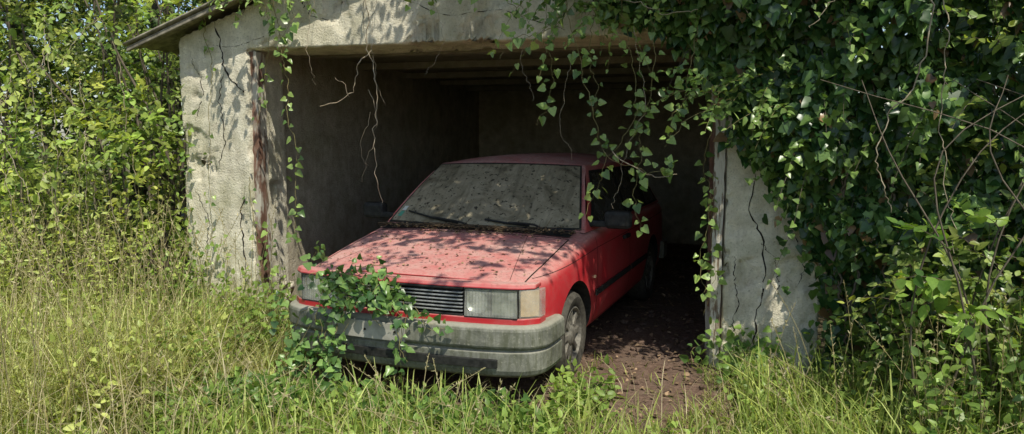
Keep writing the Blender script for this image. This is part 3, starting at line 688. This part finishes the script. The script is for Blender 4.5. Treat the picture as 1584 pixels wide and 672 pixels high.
for pts, r_ in [([(-2.46,-.12,2.75),(-2.43,-.15,2.3),(-2.44,-.18,1.95),(-2.38,-.2,1.6),(-2.33,-.22,1.13)],.005), ([(-2.43,-.15,2.25),(-2.52,-.2,2.1),(-2.58,-.2,1.9),(-2.82,-.22,1.84)],.005),
              ([(-2.38,-.2,1.6),(-2.46,-.2,1.45),(-2.5,-.2,1.28)],.0025), ([(-2.58,-.2,1.9),(-2.62,-.2,2.0),(-2.7,-.2,2.05)],.0025), ([(-2.5,-.12,2.8),(-2.47,-.15,2.3)],.004), ([(-3.05,-.12,2.9),(-3.1,-.2,2.6)],.005),
              ([(-2.44,-.18,1.95),(-2.39,-.18,1.8),(-2.41,-.18,1.66)],.0025), ([(1.0,-.75,3.0),(1.08,-.85,2.2),(.92,-.85,1.6),(.96,-.8,1.2)],.005), ([(1.2,-.8,3.0),(1.1,-.9,2.0),(1.25,-.9,1.0)],.004), ([(.7,-.8,2.9),(.62,-.85,2.4),(.5,-.85,2.2)],.004),
              ([(-.95,-.3,2.7),(-1.3,-.5,2.5),(-1.1,-.5,2.35)],.004), ([(-1.6,-.3,2.9),(-1.1,-.45,2.62),(-.5,-.5,2.45),(-.1,-.5,2.38)],.005), ([(-2.35,-.12,2.8),(-2.38,-.2,2.2),(-2.3,-.2,1.85)],.002), ([(-.9,-.3,2.2),(-.95,-.4,1.75),(-.88,-.4,1.45)],.002),
              ([(-.62,-.45,1.55),(-.45,-.5,1.42),(-.2,-.5,1.38)],.004), ([(-2.9,-.12,2.8),(-2.92,-.2,2.3),(-2.86,-.2,2.0)],.002), ([(-1.95,-.15,2.7),(-1.9,-.25,2.3),(-1.97,-.25,2.05)],.002), ([(-2.42,-.18,1.8),(-2.5,-.2,1.55),(-2.44,-.2,1.4)],.002),
              ([(-.5,-.4,2.3),(-.42,-.45,1.8),(-.55,-.45,1.35),(-.6,-.45,1.15)],.0025), ([(-1.2,-.3,2.6),(-1.22,-.4,2.1),(-1.15,-.4,1.85)],.002)]:
    vine(hv, pts, .05, 99, r=r_, wig=.03, stem_mat=2)
hv.build('hanging_vine', [M_ivy, M_stem, M_twig])

# ------------------------------------------------------------ vines over the car front
cv = Acc()
def carv(pts, **kw): vine(cv, c2w(np.array(pts)), **kw)
kw = dict(size=.054, gap=.024, cd=(.045,.115,.03), cl=(.26,.41,.11), wig=.03, face=(0,-.7,.7))
for pts in [[(-.44,-.12,.02),(-.42,-.10,.35),(-.36,-.08,.56),(-.26,-.04,.70),(-.12,.0,.765)], [(-.36,-.13,.05),(-.32,-.12,.4),(-.24,-.07,.60),(-.06,-.04,.68),(.04,-.05,.60)],
            [(-.25,-.05,.72),(-.03,-.05,.66),(.08,-.08,.55),(.07,-.11,.35),(.05,-.12,.22)], [(-.10,-.02,.70),(.05,-.04,.63),(.16,-.06,.56),(.28,-.07,.52)], [(-.48,-.08,.45),(-.34,-.05,.64),(-.2,.0,.75)],
            [(-.38,-.1,.3),(-.34,-.06,.58),(-.2,-.03,.69),(-.02,-.02,.71)], [(.06,-.1,.5),(.10,-.12,.38),(.14,-.13,.3)], [(-.68,-.12,.02),(-.62,-.10,.3),(-.55,-.06,.5),(-.42,-.04,.62)],
            [(-.84,.35,.55),(-.79,.35,.80),(-.68,.3,.82),(-.55,.2,.80)], [(-.80,.05,.1),(-.84,.05,.45),(-.80,.1,.60)], [(.02,-.05,.60),(.12,-.05,.60),(.2,-.06,.50),(.34,-.07,.50)], [(-.3,-.0,.76),(-.1,.03,.78),(.0,.0,.73),(.05,-.04,.64)]]:
    carv(pts, **kw)
for i in range(20):
    x0 = random.uniform(-.40, .06); z0 = random.uniform(.60, .76)
    carv([(x0, -.04, z0), (x0 + random.uniform(-.12,.12), -.08, z0 + random.uniform(-.02,.03)), (x0 + random.uniform(-.13,.13), -.11, z0 - random.uniform(.05,.14))], **kw)
for i in range(9):
    x0 = random.uniform(-.62, -.25); carv([(x0, -.14, .03), (x0 + random.uniform(-.1,.1), -.15, .2), (x0 + random.uniform(-.1,.1), -.12, random.uniform(.3, .5))], **kw)
cv.build('creeping_ivy', [M_ivy, M_stem])

# ------------------------------------------------------------ bushes
GB, GL = (.050, .105, .018), (.50, .62, .13)
lb = Acc(); cen = []; rad = []
for i in range(104):
    y = random.uniform(-.5, 3.2); z = random.uniform(.3, 4.4); x = random.uniform(-5.0 - y * .9 - 2.2, -4.72)
    cen.append((x, y, z)); rad.append(random.uniform(.22, .46))
for i in range(20): cen.append((random.uniform(-4.6, -4.3), random.uniform(-.25, .1), random.uniform(.3, 1.9))); rad.append(.18)
clumps(lb, cen, rad, 38, 8, .086, .34, GB, GL, OVAL, .35, (.2, -.5, .1))
for i in range(22):
    x0, y0 = random.uniform(-8, -4.7), random.uniform(.4, 2.5)
    PL = catmull([(x0, y0, 0), (x0 + random.uniform(-.3,.3), y0, 1.4), (x0 + random.uniform(-.6,.6), y0 - .2, 2.8), (x0 + random.uniform(-.9,.9), y0 - .3, 4.2)], 14)
    tubes(lb, PL[None], np.linspace(.020, .006, 14)[None], 1, sides=5)
# arching canes with light leaves
for i in range(34):
    x0, y0 = random.uniform(-6.6, -4.5), random.uniform(-1.0, .1); h = random.uniform(1.1, 2.6); dx = random.uniform(-.7, .5)
    vine(lb, [(x0, y0, 0), (x0 + dx * .2, y0 - .05, h * .6), (x0 + dx * .6, y0 - .2, h), (x0 + dx, y0 - .45, h * .85)], .075, .06, cd=(.16,.24,.04), cl=(.60,.68,.20), r=.004, T=OVAL, stem_mat=2, face=(0,-.4,.8))
lb.build('hazel_bush', [M_leaf, M_bark, M_twig])
rb = Acc(); cen = []; rad = []
for i in range(100):
    y = random.uniform(-1.3, 2.8); z = random.uniform(.2, 3.7); x = random.uniform(1.3 - min(0, y) * .12, 3.6)
    cen.append((x, y, z)); rad.append(random.uniform(.25, .42))
for i in range(20): cen.append((random.uniform(1.0, 1.6), random.uniform(-1.0, -.3), random.uniform(.1, 1.0))); rad.append(.2)
clumps(rb, cen, rad, 38, 8, .088, .32, (.040,.095,.02), (.38,.50,.12), OVAL, .35, (-.1, -.5, .1))
for i in range(14):
    x0, y0 = random.uniform(1.4, 2.8), random.uniform(0.2, 1.6)
    PL = catmull([(x0, y0, 0), (x0 + random.uniform(-.2,.2), y0, 1.1), (x0 + random.uniform(-.5,.3), y0 - .2, 2.2), (x0 + random.uniform(-.7,.5), y0 - .3, 3.4)], 14)
    tubes(rb, PL[None], np.linspace(.016, .004, 14)[None], 1, sides=5)
for i in range(12):
    x0, y0 = random.uniform(1.1, 2.2), random.uniform(-1.2, -.5)
    PL = catmull([(x0, y0, 0), (x0 + random.uniform(-.2,.2), y0 - .1, .8), (x0 + random.uniform(-.5,.4), y0 - .1, 1.5), (x0 + random.uniform(-.8,.6), y0, 1.9)], 14)
    tubes(rb, PL[None], np.linspace(.007, .002, 14)[None], 1, sides=5)
rb.build('elder_bush', [M_leaf, M_bark])

# ------------------------------------------------------------ unseen overhanging tree, leaf clumps placed to shade windscreen and dapple bonnet
tr = Acc()
tubes(tr, catmull([(3.4,1.4,-.1),(3.35,1.3,1.5),(3.2,1.1,3.2),(3.0,.9,4.8),(2.9,.9,6.5)], 20)[None], np.linspace(.17, .07, 20)[None], 1, sides=10)
limbs = [[(3.2,1.1,3.2),(2.2,0,4.2),(1.0,-1.2,4.6),(0,-1.8,4.7),(-1.1,-2.1,4.6)], [(3.2,1.1,3.4),(2.0,.5,4.3),(.8,-.4,4.4),(-.2,-1.0,4.2),(-1.2,-1.3,4.1)], [(3.0,1.0,4.4),(1.5,.8,5.0),(0,.9,5.2),(-1.5,.6,5.1)]]
for l in limbs: tubes(tr, catmull(l, 16)[None], np.linspace(.05, .010, 16)[None], 1, sides=6)
cA = []; cB = []; cC = []
def shade(x, y, z, zc): k_ = (zc - z) / S.z; return (x + S.x * k_, y + S.y * k_, zc)
for i in range(58): cA.append(shade(random.uniform(-2.8, -.2), random.uniform(-.12, .95), 1.15, random.uniform(3.6, 4.5)))
for i in range(13): cB.append(shade(-2.55 + 1.9 * (i + random.random()) / 13, random.uniform(-.45, -.1), .85, random.uniform(3.8, 4.4)))
for i in range(9): cB.append(shade(random.uniform(-2.6, -.8), random.uniform(-1.15, -.5), .8, random.uniform(3.8, 4.4)))
for i in range(8): cC.append((random.uniform(2.6, 4.6), random.uniform(1.4, 3.2), random.uniform(4.6, 6.8)))
clumps(tr, cA, [.32] * len(cA), 36, 8, .10, .32, GB, GL, OVAL, .2, (0, 0, 0))
clumps(tr, cB, [.22] * len(cB), 20, 7, .10, .28, GB, GL, OVAL, .2, (0, 0, 0))
clumps(tr, cC, [.6] * len(cC), 30, 8, .12, .35, GB, GL, OVAL, .2, (0, 0, 0))
tr.build('shade_tree', [M_leaf, M_bark])

# ------------------------------------------------------------ background trees
bt = Acc()
def bgmass(n, xr, yr, zr):
    cen = [(random.uniform(*xr), random.uniform(*yr), random.uniform(*zr)) for i in range(n)]
    clumps(bt, cen, [random.uniform(.6, 1.0) for i in range(n)], 20, 7, .17, .55, (.025,.06,.014), (.20,.30,.06), OVAL, .35, (0, -.4, .1))  # leaf colours darkened to deepen the shade between nearer foliage
bgmass(85, (-15, -5.5), (4, 8), (.3, 6.5)); bgmass(45, (2.2, 9), (3.5, 8), (.3, 6)); bgmass(28, (-6, 3), (7.5, 10), (.3, 6)); bgmass(28, (-13, -8), (0, 4), (.3, 5))
for i in range(16):
    x0, y0 = random.choice([(random.uniform(-14, -5.5), random.uniform(4.5, 8)), (random.uniform(3, 8), random.uniform(4, 8)), (random.uniform(-5, 2), 9)])
    tubes(bt, catmull([(x0, y0, -.1), (x0 + .2, y0, 3), (x0 - .1, y0, 6.5)], 10)[None], np.linspace(.16, .05, 10)[None], 1, sides=8)
bt.build('background_trees', [M_leaf, M_bark])

# ------------------------------------------------------------ grass
gr = Acc()
def blades(P, H, W, bend, C):
    n = len(P); az = rng.uniform(0, 2*math.pi, n); lean = np.stack([np.cos(az), np.sin(az), 0*az], 1)
    a2 = az + rng.uniform(.8, 2.3, n); side = np.stack([np.cos(a2), np.sin(a2), 0*az], 1); rows = []
    for t, wf in ((0, .8), (.3, 1.), (.6, .8), (.85, .45)):
        c = P + np.array([0,0,1.]) * (H * (t - bend * .45 * t * t))[:, None] + lean * (H * bend * t * t)[:, None]
        rows += [c - side * (W * wf)[:, None], c + side * (W * wf)[:, None]]
    tip = P + np.array([0,0,1.]) * (H * (1 - bend * .5))[:, None] + lean * (H * bend)[:, None]
    V = np.stack(rows + [tip], 1); o = (np.arange(n) * 9)[:, None]
    Q = np.concatenate([o + np.array([[0,1,3,2]]), o + np.array([[2,3,5,4]]), o + np.array([[4,5,7,6]])]); Tt = o + np.array([[6,7,8]])
    s0 = gr.n; gr.add(V, Q, 0, np.repeat(C, 9, 0))
    gr.f.append(Tt + s0); gr.m.append(np.zeros(n, int))
def ok(x, y, pad=0.):
    cx, cy = w2c(x, y); incar = (np.abs(cx) < .84 + pad) & (cy > -.03 - pad) & (cy < 4.3)
    wall = y > -.02; path = ((x + .38) / .40) ** 2 + ((y + .50) / .72) ** 2 < 1
    return ~incar & (~wall | (x < -4.3) | (x > .85)) & ~(path & (rng.random(len(x)) < .93))
def scatter(n, xr, yr):
    x = rng.uniform(*xr, n); y = rng.uniform(*yr, n); k = ok(x, y); return x[k], y[k]
GD, GLt = (.12, .19, .03), (.54, .62, .17)
x, y = scatter(50000, (-7.0, 2.8), (-3.0, .2)); n = len(x)
pn = np.array([noise.noise(Vector((a * 1.3, b * 1.3, 7))) for a, b in zip(x, y)])
pc = np.array([noise.noise(Vector((a * .9 + 9, b * .9, 3))) for a, b in zip(x, y)])
leftf = np.clip((-2.7 - x) / 1.6, 0, 1)
H = (.06 + .10 * rng.random(n) + .10 * np.clip(pn, 0, 1)) * (1 + leftf * 1.4)
blades(np.stack([x, y, np.full(n, -.03)], 1), H, rng.uniform(.002, .0045, n), rng.uniform(.15, .95, n), np.clip(colvar(n, GD, GLt, .25) * (1 + .2 * leftf[:, None]) * (1 + .7 * pc[:, None]), 0, .85))
x, y = scatter(17000, (-7.0, -2.5), (-3.0, .0)); n = len(x); k = x - .45 * y < -2.35; x, y = x[k], y[k]; n = len(x)
hh = rng.uniform(.25, .85, n) * np.where(y > -.9, .8, 1) * np.where(x > -3.2, .6, 1)
blades(np.stack([x, y, np.full(n, -.03)], 1), hh, rng.uniform(.0022, .0048, n), rng.uniform(.1, 1.0, n), np.clip(colvar(n, (.22,.28,.06), (.80,.80,.36), .25), 0, .85))
x, y = scatter(3000, (-2.6, 2.6), (-2.6, -1.25)); n = len(x)
blades(np.stack([x, y, np.full(n, -.03)], 1), rng.uniform(.12, .42, n), rng.uniform(.003, .006, n), rng.uniform(.1, 1.0, n), colvar(n, (.15,.24,.04), (.60,.68,.20), .2))
x, y = scatter(1800, (.2, 2.6), (-1.8, -.4)); n = len(x)
blades(np.stack([x, y, np.full(n, -.03)], 1), rng.uniform(.2, .55, n), rng.uniform(.003, .006, n), rng.uniform(.1, 1.0, n), colvar(n, (.15,.24,.04), (.60,.68,.20), .2))
x, y = scatter(5200, (-6.5, 2.2), (-2.8, -.3)); n = len(x); sh = np.where(x > -2.6, .5, 1.)
blades(np.stack([x, y, np.full(n, -.02)], 1), rng.uniform(.2, .75, n) * sh, rng.uniform(.0015, .003, n), rng.uniform(.3, 1.1, n), colvar(n, (.42,.35,.18), (.72,.64,.42), .2))
def stalks(n, xr, yr, hr):
    x, y = scatter(n, xr, yr); n = len(x); h = rng.uniform(*hr, n); lean = rng.normal(size=(n, 2)) * .2
    t = np.linspace(0, 1, 6); PL = np.stack([x[:, None] + lean[:, :1] * t ** 2, y[:, None] + lean[:, 1:] * t ** 2, h[:, None] * t], -1)
    tubes(gr, PL, .0018, 0, (.55, .50, .28))
    for j in range(12):
        tt = .78 + .22 * j / 12; P = np.stack([x + lean[:, 0] * tt ** 2, y + lean[:, 1] * tt ** 2, h * tt], 1)
        leaves(gr, P, rng.normal(size=(n, 3)) * .6 + [0, 0, .8], rng.normal(size=(n, 3)), rng.uniform(.012, .028, n), colvar(n, (.42,.38,.20), (.68,.60,.38)), SLIM)
stalks(480, (-6.8, -3.0), (-2.6, -.3), (.6, 1.2)); stalks(70, (.3, 2.2), (-1.8, -.6), (.35, .8)); stalks(50, (-3.0, -1.0), (-2.4, -1.5), (.25, .5))
gr.build('grass', [M_grass])

# ------------------------------------------------------------ weeds
wd = Acc()
def weeds(n, xr, yr, hr, size, nl, cd, cl, T=OVAL, cond=None):
    x, y = scatter(n, xr, yr)
    if cond is not None: k = cond(x, y); x, y = x[k], y[k]
    m_ = len(x); O = np.stack([x, y, np.full(m_, -.02)], 1)
    sprigs(wd, O, np.array([0, 0, 1.]) + .2 * rng.normal(size=(m_, 3)), rng.uniform(*hr, m_), nl, size, cd, cl, T, .06, .003, outv=np.array([0, -.2, 0]))
YD, YL = (.18, .26, .04), (.70, .76, .24)
MD, ML = (.09, .18, .03), (.44, .58, .14)
farL = lambda x, y: x < -4.1
weeds(330, (-7, -3.4), (-2.2, -.05), (.5, 1.25), .080, 16, YD, YL, OVAL, farL)
weeds(230, (-7, -4.25), (-1.4, .3), (.8, 1.7), .070, 20, YD, YL, SLIM)
weeds(330, (-4.6, -3.1), (-2.2, -.8), (.2, .6), .075, 10, YD, YL, OVAL)
weeds(460, (-4.3, -2.75), (-1.5, -.05), (.15, .50), .07, 9, MD, ML, OVAL, lambda x, y: (x < -3.0) | (y > -.7))
weeds(60, (-3.6, -2.9), (-.7, -.1), (.4, .75), .075, 11, MD, ML, OVAL)
weeds(50, (-4.4, -3.95), (-.5, -.08), (.5, 1.0), .075, 12, MD, ML, OVAL)
weeds(320, (-3.1, -.7), (-1.9, -1.22), (.06, .24), .07, 6, MD, ML, OVAL)
weeds(80, (-.85, -.5), (-1.2, -.7), (.12, .30), .085, 8, MD, ML, OVAL)
weeds(150, (.15, .95), (-1.3, -.05), (.08, .28), .065, 7, MD, ML, OVAL)
weeds(300, (.5, 2.6), (-1.9, -.05), (.15, .5), .07, 9, MD, ML, OVAL, lambda x, y: x > .6 - .2 * y)
weeds(220, (.95, 2.4), (-1.7, -.3), (.4, 1.0), .08, 12, (.06,.13,.025), (.36,.49,.12), OVAL)
weeds(340, (-3.5, 2.4), (-2.6, -1.3), (.06, .2), .06, 6, MD, ML, IVY)
for i in range(22):
    x0 = random.uniform(.05, 1.3); vine(wd, [(x0, -.35, .02), (x0 + random.uniform(-.15,.15), -.12, .12), (x0 + random.uniform(-.15,.2), -.06, random.uniform(.15, .4))], .06, .03, cd=(.07,.15,.035), cl=(.30,.46,.11))
for i in range(44):
    x0 = random.uniform(-3.0, -.9); y0 = -1.36 + random.uniform(-.25, .05); vine(wd, [(x0, y0, .04), (x0 + random.uniform(-.3,.3), y0 + .02, .12), (x0 + random.uniform(-.4,.4), y0 + random.uniform(-.1,.05), .06)], .055, .022, cd=(.07,.15,.035), cl=(.28,.44,.10))
wd.build('weeds', [M_leaf, M_stem])
